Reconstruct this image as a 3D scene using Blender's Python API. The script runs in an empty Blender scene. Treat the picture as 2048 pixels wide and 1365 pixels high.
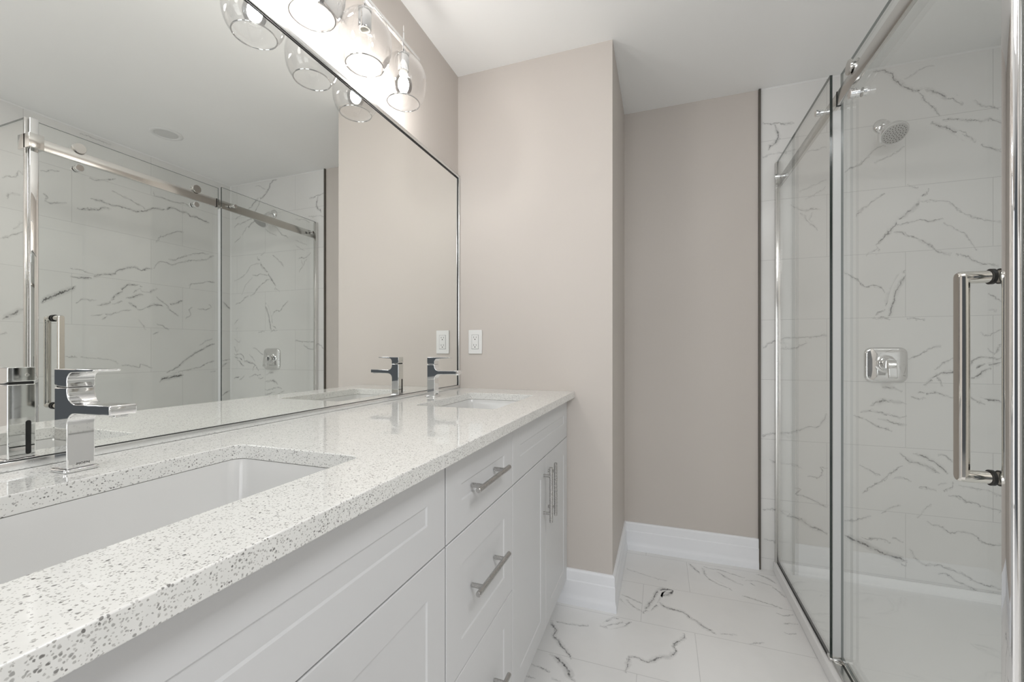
import bpy, bmesh, math, random
from mathutils import Vector, Matrix
SC = bpy.context.scene
COL = SC.collection
R = math.radians

# ------------------------------------------------------------------ measures (metres)
CE = 2.44                      # ceiling
D = 1.8325                     # wall at the far end of the vanity
XJ = 0.7335                    # where that wall turns the corner
YR = 2.439                     # shower-head wall / back wall
XS = 1.3948                    # start of tile on the back wall
XG = 1.478                     # shower glass plane
XB = 2.3676                    # long shower wall
YN = -1.6                      # wall behind the camera
YP = 0.9405                     # corner post of the shower
ZC = 0.9308                    # worktop surface
XF = 0.537                     # cabinet fronts

# ------------------------------------------------------------------ camera
cam = bpy.data.cameras.new('camera')
cam.sensor_width = 36.0
cam.lens = 36.0 * 839.9 / 2048
cam.shift_y = (700.73 - 682.5) / 2048
cam.clip_start = 0.02
camera = bpy.data.objects.new('camera', cam)
COL.objects.link(camera)
camera.location = (0.9314, 0.0, 1.1132)
camera.rotation_euler = (R(90), 0, R(19.618))
SC.camera = camera

# ------------------------------------------------------------------ world, light, exposure
world = bpy.data.worlds.new('world')
SC.world = world
world.use_nodes = True
world.node_tree.nodes['Background'].inputs[0].default_value = (0.85, 0.92, 1.0, 1)
world.node_tree.nodes['Background'].inputs[1].default_value = 0.10
SC.view_settings.view_transform = 'Standard'
SC.view_settings.look = 'None'
SC.view_settings.gamma = 1.0
SC.view_settings.exposure = 0.0
SC.view_settings.use_curve_mapping = False

def area_light(name, loc, rot, sx, sy, power, color):
    l = bpy.data.lights.new(name, 'AREA')
    l.shape = 'RECTANGLE'; l.size = sx; l.size_y = sy
    l.energy = power; l.color = color
    o = bpy.data.objects.new(name, l)
    o.location = loc; o.rotation_euler = rot
    COL.objects.link(o)
    return o
# added fill light, set in the unseen doorway behind the camera
area_light('doorway_fill', (0.775, YN - 0.10, 1.05), (R(90), 0, 0), 0.94, 2.05, 20.0, (0.96, 0.98, 1.0))
# added overhead fill at ceiling height, out of view and without a fixture
area_light('overhead_fill', (1.70, 0.05, CE - 0.012), (0, 0, 0), 0.6, 0.6, 18.5, (0.98, 0.99, 1.0))
BULB = 218.0                  # radiance of the glowing bulb cores

# ------------------------------------------------------------------ materials
def new_mat(name):
    m = bpy.data.materials.new(name); m.use_nodes = True
    nt = m.node_tree
    return m, nt, nt.nodes['Principled BSDF']
def plain(name, col, rough=0.5, metal=0.0, spec=0.5):
    m, nt, b = new_mat(name)
    b.inputs['Base Color'].default_value = (*col, 1)
    b.inputs['Roughness'].default_value = rough
    b.inputs['Metallic'].default_value = metal
    b.inputs['Specular IOR Level'].default_value = spec
    return m
class NT:
    def __init__(s, nt): s.nt = nt
    def n(s, t, **kw):
        x = s.nt.nodes.new(t)
        for k, v in kw.items(): setattr(x, k, v)
        return x
    def l(s, a, b): s.nt.links.new(a, b)
    def math(s, op, a, b=None, c=None, clamp=False):
        x = s.n('ShaderNodeMath', operation=op, use_clamp=clamp)
        for i, v in enumerate((a, b, c)):
            if v is None: continue
            if isinstance(v, (int, float)): x.inputs[i].default_value = v
            else: s.l(v, x.inputs[i])
        return x.outputs[0]
    def smooth(s, v, a, b, o0=0.0, o1=1.0):
        x = s.n('ShaderNodeMapRange', interpolation_type='SMOOTHSTEP')
        for i, w in ((0, v), (1, a), (2, b), (3, o0), (4, o1)):
            if isinstance(w, (int, float)): x.inputs[i].default_value = w
            else: s.l(w, x.inputs[i])
        return x.outputs[0]
    def noise(s, vec, scale, detail=2.0, rough=0.5, off=(0, 0, 0), stretch=(1, 1, 1)):
        mp = s.n('ShaderNodeMapping'); mp.inputs['Location'].default_value = off; mp.inputs['Scale'].default_value = stretch
        s.l(vec, mp.inputs[0])
        x = s.n('ShaderNodeTexNoise')
        x.inputs['Scale'].default_value = scale; x.inputs['Detail'].default_value = detail; x.inputs['Roughness'].default_value = rough
        s.l(mp.outputs[0], x.inputs['Vector'])
        return x.outputs[0]
    def mix(s, f, a, b):
        x = s.n('ShaderNodeMix', data_type='RGBA')
        if isinstance(f, (int, float)): x.inputs['Factor'].default_value = f
        else: s.l(f, x.inputs['Factor'])
        for i, v in ((6, a), (7, b)):
            if isinstance(v, tuple): x.inputs[i].default_value = (*v, 1)
            else: s.l(v, x.inputs[i])
        return x.outputs[2]

def paint(name, col, rough=0.55):
    m, nt, b = new_mat(name); g = NT(nt)
    tc = g.n('ShaderNodeTexCoord').outputs['Object']
    n1 = g.noise(tc, 260, 3)
    v = g.noise(tc, 1.3, 2)
    c = g.mix(v, tuple(x * 0.985 for x in col), tuple(min(1, x * 1.015) for x in col))
    g.l(c, b.inputs['Base Color'])
    b.inputs['Roughness'].default_value = rough
    b.inputs['Specular IOR Level'].default_value = 0.3
    bp = g.n('ShaderNodeBump'); bp.inputs['Strength'].default_value = 0.06; bp.inputs['Distance'].default_value = 0.001
    g.l(n1, bp.inputs['Height']); g.l(bp.outputs[0], b.inputs['Normal'])
    return m

def marble(name, ua, va, u0, v0, length, row, offset, base, rough):
    """white veined tile: grout from a brick layout, veins along the ribbons stored in the mesh"""
    m, nt, b = new_mat(name); g = NT(nt)
    tc = g.n('ShaderNodeTexCoord').outputs['Object']
    sp = g.n('ShaderNodeSeparateXYZ'); g.l(tc, sp.inputs[0])
    u = g.math('SUBTRACT', sp.outputs[ua], u0); v = g.math('SUBTRACT', sp.outputs[va], v0)
    cb = g.n('ShaderNodeCombineXYZ'); g.l(u, cb.inputs[0]); g.l(v, cb.inputs[1])
    br = g.n('ShaderNodeTexBrick'); br.offset = offset; br.offset_frequency = 2; br.squash = 1.0
    g.l(cb.outputs[0], br.inputs['Vector'])
    br.inputs['Scale'].default_value = 1.0; br.inputs['Mortar Size'].default_value = 0.0013
    br.inputs['Mortar Smooth'].default_value = 0.3; br.inputs['Bias'].default_value = 0
    br.inputs['Brick Width'].default_value = length; br.inputs['Row Height'].default_value = row
    br.inputs['Color1'].default_value = (0, 0, 0, 1); br.inputs['Color2'].default_value = (1, 1, 1, 1)
    tone = g.n('ShaderNodeRGBToBW'); g.l(br.outputs['Color'], tone.inputs[0])
    # veins
    uv = g.n('ShaderNodeUVMap', uv_map='vein')
    su = g.n('ShaderNodeSeparateXYZ'); g.l(uv.outputs[0], su.inputs[0])
    k = su.outputs[0]; dist = g.math('MULTIPLY', su.outputs[1], 0.1)
    w1 = g.math('MULTIPLY', g.math('SUBTRACT', g.noise(tc, 30, 8, 0.68), 0.5), 0.036)
    w2 = g.math('MULTIPLY', g.math('SUBTRACT', g.noise(tc, 40, 8, 0.68, (3.7, 1.9, 5.1)), 0.5), 0.060)
    jag = g.math('MULTIPLY', g.math('SUBTRACT', g.noise(tc, 120, 3, 0.6, (5.5, 0.7, 2.9)), 0.5), 0.0105)
    w1 = g.math('ADD', w1, jag); w2 = g.math('ADD', w2, jag)
    core = g.math('ADD', 0.0014, g.math('MULTIPLY', g.math('POWER', k, 3.0), 0.0042))
    d1 = g.math('ABSOLUTE', g.math('ADD', dist, w1)); d2 = g.math('ABSOLUTE', g.math('ADD', dist, w2))
    l1 = g.math('SUBTRACT', 1.0, g.smooth(d1, g.math('MULTIPLY', core, 0.25), g.math('MULTIPLY', core, 1.35)))
    l2 = g.math('SUBTRACT', 1.0, g.smooth(d2, 0.0003, 0.0021))
    halo = g.math('SUBTRACT', 1.0, g.smooth(d1, 0.0, g.math('MULTIPLY', core, 5.0)))
    mod = g.smooth(g.noise(tc, 38, 5, 0.65, (9.1, 2.2, 7.7)), 0.36, 0.56, 0.28, 1.0)
    mod2 = g.smooth(g.noise(tc, 17, 3, 0.6, (1.1, 8.2, 4.7)), 0.42, 0.58)
    a = g.math('MULTIPLY', l1, mod)
    a = g.math('MAXIMUM', a, g.math('MULTIPLY', g.math('MULTIPLY', l2, mod2), 0.7))
    a = g.math('MAXIMUM', a, g.math('MULTIPLY', halo, 0.26))
    strength = g.smooth(k, 0.0, 1.0, 0.0, 1.0)
    strength = g.math('MULTIPLY', g.math('GREATER_THAN', k, 0.01), g.math('ADD', 0.34, g.math('MULTIPLY', k, 0.64)))
    edge = g.math('SUBTRACT', 1.0, g.smooth(g.math('ABSOLUTE', dist), 0.0150, 0.0215))
    a = g.math('MULTIPLY', g.math('MULTIPLY', a, strength), edge)
    soft = g.smooth(g.noise(tc, 4.2, 4, 0.55, (0, 0, 0)), 0.4, 0.75)
    c = g.mix(g.math('MULTIPLY', tone.outputs[0], 0.5), base, tuple(x * 0.965 for x in base))
    c = g.mix(g.math('MULTIPLY', soft, 0.10), c, (0.50, 0.50, 0.49))
    c = g.mix(a, c, (0.10, 0.10, 0.10))
    c = g.mix(g.math('MULTIPLY', br.outputs['Fac'], 0.85), c, tuple(x * 0.72 for x in base))
    g.l(c, b.inputs['Base Color'])
    b.inputs['Roughness'].default_value = rough
    b.inputs['Specular IOR Level'].default_value = 0.45
    bp = g.n('ShaderNodeBump'); bp.inputs['Strength'].default_value = 0.25; bp.inputs['Distance'].default_value = 0.0006
    bp.invert = True
    g.l(br.outputs['Fac'], bp.inputs['Height']); g.l(bp.outputs[0], b.inputs['Normal'])
    return m

def quartz():
    m, nt, b = new_mat('speckled_quartz'); g = NT(nt)
    tc = g.n('ShaderNodeTexCoord').outputs['Object']
    base = g.mix(g.noise(tc, 60, 3), (0.88, 0.88, 0.855), (0.79, 0.79, 0.765))
    def specks(scale, thr, rad, col, base, off):
        mp = g.n('ShaderNodeMapping'); mp.inputs['Location'].default_value = off; g.l(tc, mp.inputs[0])
        nz = g.n('ShaderNodeTexNoise'); nz.inputs['Scale'].default_value = scale * 1.3; nz.inputs['Detail'].default_value = 1
        g.l(mp.outputs[0], nz.inputs['Vector'])
        vm = g.n('ShaderNodeVectorMath', operation='MULTIPLY_ADD')
        g.l(nz.outputs['Color'], vm.inputs[0]); vm.inputs[1].default_value = (0.55 / scale,) * 3; g.l(mp.outputs[0], vm.inputs[2])
        vo = g.n('ShaderNodeTexVoronoi'); vo.inputs['Scale'].default_value = scale
        g.l(vm.outputs[0], vo.inputs['Vector'])
        sx = g.n('ShaderNodeSeparateXYZ'); g.l(vo.outputs['Color'], sx.inputs[0])
        on = g.math('GREATER_THAN', sx.outputs[0], thr)
        r = g.math('MULTIPLY', g.math('ADD', 0.45, sx.outputs[1]), rad)
        f = g.math('SUBTRACT', 1.0, g.smooth(vo.outputs['Distance'], g.math('MULTIPLY', r, 0.6), r))
        f = g.math('MULTIPLY', g.math('MULTIPLY', f, on), g.math('ADD', 0.45, g.math('MULTIPLY', sx.outputs[2], 0.55)))
        return g.mix(f, base, col)
    c = specks(430, 0.45, 0.42, (0.42, 0.41, 0.39), base, (0, 0, 0))
    c = specks(310, 0.66, 0.36, (0.20, 0.195, 0.185), c, (0.37, 0.11, 0.23))
    c = specks(210, 0.84, 0.30, (0.10, 0.097, 0.09), c, (0.71, 0.53, 0.09))
    g.l(c, b.inputs['Base Color'])
    b.inputs['Roughness'].default_value = 0.055
    b.inputs['Specular IOR Level'].default_value = 0.5
    return m

def glass(name, tint, f0=0.04, spread=0.9, power=5.0):
    """thin clear sheet: lets light straight through, mirrors more at a grazing angle"""
    m = bpy.data.materials.new(name); m.use_nodes = True
    nt = m.node_tree; nt.nodes.clear(); g = NT(nt)
    out = g.n('ShaderNodeOutputMaterial')
    tr = g.n('ShaderNodeBsdfTransparent'); tr.inputs[0].default_value = (*tint, 1)
    gl = g.n('ShaderNodeBsdfGlossy'); gl.inputs['Roughness'].default_value = 0.0; gl.inputs[0].default_value = (1, 1, 1, 1)
    lw = g.n('ShaderNodeLayerWeight'); lw.inputs[0].default_value = 0.5
    p = g.math('POWER', lw.outputs['Facing'], power)
    f = g.math('ADD', f0, g.math('MULTIPLY', p, spread))
    mx = g.n('ShaderNodeMixShader'); g.l(f, mx.inputs[0]); g.l(tr.outputs[0], mx.inputs[1]); g.l(gl.outputs[0], mx.inputs[2])
    g.l(mx.outputs[0], out.inputs[0])
    return m

def brushed(name, col, rough):
    m, nt, b = new_mat(name); g = NT(nt)
    tc = g.n('ShaderNodeTexCoord').outputs['Object']
    n = g.noise(tc, 300, 2, 0.5, (0, 0, 0), (1, 0.05, 1))
    b.inputs['Base Color'].default_value = (*col, 1); b.inputs['Metallic'].default_value = 1.0
    g.l(g.smooth(n, 0.2, 0.8, rough * 0.8, rough * 1.2), b.inputs['Roughness'])
    return m

def emitter(name, col, s):
    m = bpy.data.materials.new(name); m.use_nodes = True
    nt = m.node_tree; nt.nodes.clear(); g = NT(nt)
    out = g.n('ShaderNodeOutputMaterial'); e = g.n('ShaderNodeEmission')
    e.inputs[0].default_value = (*col, 1); e.inputs[1].default_value = s
    g.l(e.outputs[0], out.inputs[0])
    return m

TILE = (0.82, 0.815, 0.80)
WALL_PAINT = paint('beige_wall_paint', (0.63, 0.585, 0.545))
CEIL_PAINT = paint('white_ceiling_paint', (0.94, 0.94, 0.93), 0.7)
TRIM_PAINT = paint('white_trim_paint', (0.91, 0.92, 0.945), 0.35)
CAB_PAINT = paint('white_cabinet_paint', (0.70, 0.705, 0.71), 0.42)
TILE_SHOWER = marble('marble_tile_shower_head_wall', 0, 2, 1.993 - 0.61 * 4, 0.057 - 0.3023 * 5, 0.61, 0.3023, 0.5, TILE, 0.22)
TILE_LONG = marble('marble_tile_long_wall', 1, 2, 1.875 - 0.61 * 8, 0.057 - 0.3023 * 4, 0.61, 0.3023, 0.672, TILE, 0.22)
TILE_FLOOR = marble('marble_tile_floor', 0, 1, 0.851 - 0.61 * 8, 1.797 - 0.2945 * 15, 0.61, 0.2945, 0.667, (0.90, 0.895, 0.885), 0.20)
QUARTZ = quartz()
CHROME = plain('polished_chrome', (0.86, 0.86, 0.86), 0.03, 1.0)
SATIN = plain('satin_stainless', (0.70, 0.69, 0.67), 0.16, 1.0)
POLISHED = plain('polished_nickel', (0.76, 0.74, 0.70), 0.06, 1.0)
SILVER = plain('silver_frame', (0.80, 0.81, 0.81), 0.22, 1.0)
NICKEL = brushed('brushed_nickel', (0.52, 0.51, 0.50), 0.28)
BRONZE = plain('dark_bronze_edge', (0.12, 0.108, 0.092), 0.4, 0.3)
RUBBER = plain('black_rubber', (0.012, 0.012, 0.012), 0.4)
MIRROR = plain('mirror_silver', (0.945, 0.955, 0.935), 0.0, 1.0)
PORCELAIN = plain('white_porcelain', (0.72, 0.72, 0.71), 0.10)
ACRYLIC = plain('white_acrylic', (0.90, 0.90, 0.895), 0.16)
PLASTIC = plain('white_plastic', (0.84, 0.84, 0.83), 0.3)
SOCKET_WHITE = plain('socket_ceramic', (0.75, 0.73, 0.68), 0.4)
HOLE = plain('dark_recess', (0.02, 0.02, 0.02), 0.6)
SEAL = plain('milky_seal', (0.60, 0.61, 0.61), 0.3)
SHEET = glass('clear_shower_glass', (0.982, 0.988, 0.982), 0.04, 0.7)
SHADE = glass('clear_lamp_glass', (0.985, 0.985, 0.985), 0.03, 0.85, 3.6)
RIM = glass('thick_glass_rim', (0.80, 0.80, 0.80), 0.45, 0.4)
PALE_EDGE = plain('pale_glass_edge', (0.20, 0.22, 0.215), 0.12)
EDGE = plain('green_glass_edge', (0.028, 0.036, 0.033), 0.12)
GLOW = emitter('glowing_bulb_core', (1.0, 0.975, 0.945), BULB)

# ------------------------------------------------------------------ mesh helpers
def box(bm, x0, x1, y0, y1, z0, z1, mi=0, bevel=0.0, seg=2):
    v = [bm.verts.new(p) for p in ((x0, y0, z0), (x1, y0, z0), (x1, y1, z0), (x0, y1, z0), (x0, y0, z1), (x1, y0, z1), (x1, y1, z1), (x0, y1, z1))]
    fs = [bm.faces.new([v[i] for i in q]) for q in ((3, 2, 1, 0), (4, 5, 6, 7), (0, 1, 5, 4), (1, 2, 6, 5), (2, 3, 7, 6), (3, 0, 4, 7))]
    for f in fs: f.material_index = mi
    if bevel > 0:
        es = list({e for f in fs for e in f.edges})
        bmesh.ops.bevel(bm, geom=es, offset=bevel, segments=seg, affect='EDGES', profile=0.5, material=mi)
    return fs
def lathe(bm, prof, M=Matrix(), n=32, mi=0, close=False):
    """prof: (radius, height) pairs turned about local z"""
    rings = []
    for r, h in prof:
        if r < 1e-6: rings.append([bm.verts.new(M @ Vector((0, 0, h)))])
        else: rings.append([bm.verts.new(M @ Vector((r * math.cos(2 * math.pi * i / n), r * math.sin(2 * math.pi * i / n), h))) for i in range(n)])
    pairs = list(zip(rings, rings[1:]))
    if close: pairs.append((rings[-1], rings[0]))
    for a, b in pairs:
        for i in range(n):
            j = (i + 1) % n
            if len(a) == 1 and len(b) == 1: continue
            if len(a) == 1: f = bm.faces.new((a[0], b[j], b[i]))
            elif len(b) == 1: f = bm.faces.new((a[i], a[j], b[0]))
            else: f = bm.faces.new((a[i], a[j], b[j], b[i]))
            f.material_index = mi; f.smooth = True
    return rings
def rod(bm, p, q, r, n=20, mi=0, chamfer=0.0):
    p, q = Vector(p), Vector(q); L = (q - p).length
    M = Matrix.Translation(p) @ (q - p).to_track_quat('Z', 'Y').to_matrix().to_4x4()
    c = chamfer
    prof = [(0, 0), (r - c, 0), (r, c), (r, L - c), (r - c, L), (0, L)] if c else [(0, 0), (r, 0), (r, L), (0, L)]
    lathe(bm, prof, M, n, mi)
def tube(bm, pts, r, n=14, mi=0):
    pts = [Vector(p) for p in pts]; rings = []
    up = Vector((0, 1, 0))
    for i, p in enumerate(pts):
        t = (pts[min(i + 1, len(pts) - 1)] - pts[max(i - 1, 0)]).normalized()
        a = t.cross(up)
        if a.length < 1e-4: a = t.cross(Vector((1, 0, 0)))
        a.normalize(); b = t.cross(a)
        rr = r[i] if isinstance(r, (list, tuple)) else r
        rings.append([bm.verts.new(p + rr * (a * math.cos(2 * math.pi * k / n) + b * math.sin(2 * math.pi * k / n))) for k in range(n)])
    for a, b in zip(rings, rings[1:]):
        for i in range(n):
            f = bm.faces.new((a[i], a[(i + 1) % n], b[(i + 1) % n], b[i])); f.smooth = True; f.material_index = mi
    for ring in (rings[0], rings[-1]):
        try: bm.faces.new(ring).material_index = mi
        except ValueError: pass
def prism(bm, poly, axis, a, b, mi=0):
    """extrude polygon (2-D) along axis from a to b"""
    def P(u, v, w):
        return {'x': (w, u, v), 'y': (u, w, v), 'z': (u, v, w)}[axis]
    A = [bm.verts.new(P(u, v, a)) for u, v in poly]; B = [bm.verts.new(P(u, v, b)) for u, v in poly]
    fs = [bm.faces.new(A), bm.faces.new(B)]
    for i in range(len(poly)):
        j = (i + 1) % len(poly); fs.append(bm.faces.new((A[i], A[j], B[j], B[i])))
    for f in fs: f.material_index = mi
    return fs
def rrect(x0, x1, y0, y1, r, n=6):
    out = []
    for cx, cy, a0 in ((x1 - r, y1 - r, 0), (x0 + r, y1 - r, 90), (x0 + r, y0 + r, 180), (x1 - r, y0 + r, 270)):
        for i in range(n + 1):
            a = R(a0 + 90 * i / n); out.append((cx + r * math.cos(a), cy + r * math.sin(a)))
    return out
def link(name, bm, mats, parent=None, root=None, bevel=0.0, seg=2, sharp=35, smooth=True, recalc=True):
    """one mesh object; world-space geometry, re-based on the root's location"""
    if recalc: bmesh.ops.recalc_face_normals(bm, faces=bm.faces)
    base = Vector(root.location) if root else Vector((0, 0, 0))
    if root: bmesh.ops.translate(bm, verts=bm.verts, vec=-base)
    me = bpy.data.meshes.new(name); bm.to_mesh(me); bm.free()
    for m in (mats if isinstance(mats, (list, tuple)) else [mats]): me.materials.append(m)
    if smooth:
        for p in me.polygons: p.use_smooth = True
        me.set_sharp_from_angle(angle=R(sharp))
    o = bpy.data.objects.new(name, me); COL.objects.link(o)
    if parent: o.parent = parent
    if bevel > 0:
        md = o.modifiers.new('bevel', 'BEVEL'); md.width = bevel; md.segments = seg; md.limit_method = 'ANGLE'; md.angle_limit = R(40)
    return o
def thing(name, label, cat, loc, group=None):
    o = bpy.data.objects.new(name, None); o.empty_display_size = 0.05
    o.location = loc; COL.objects.link(o)
    o['label'] = label; o['category'] = cat
    if group: o['group'] = group
    return o
def tag(o, label, cat, group=None):
    o['label'] = label; o['category'] = cat
    if group: o['group'] = group
    return o
def struct(name, bm, mats, **kw):
    o = link(name, bm, mats, **kw); o['kind'] = 'structure'; return o
def BM(): return bmesh.new()

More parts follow.
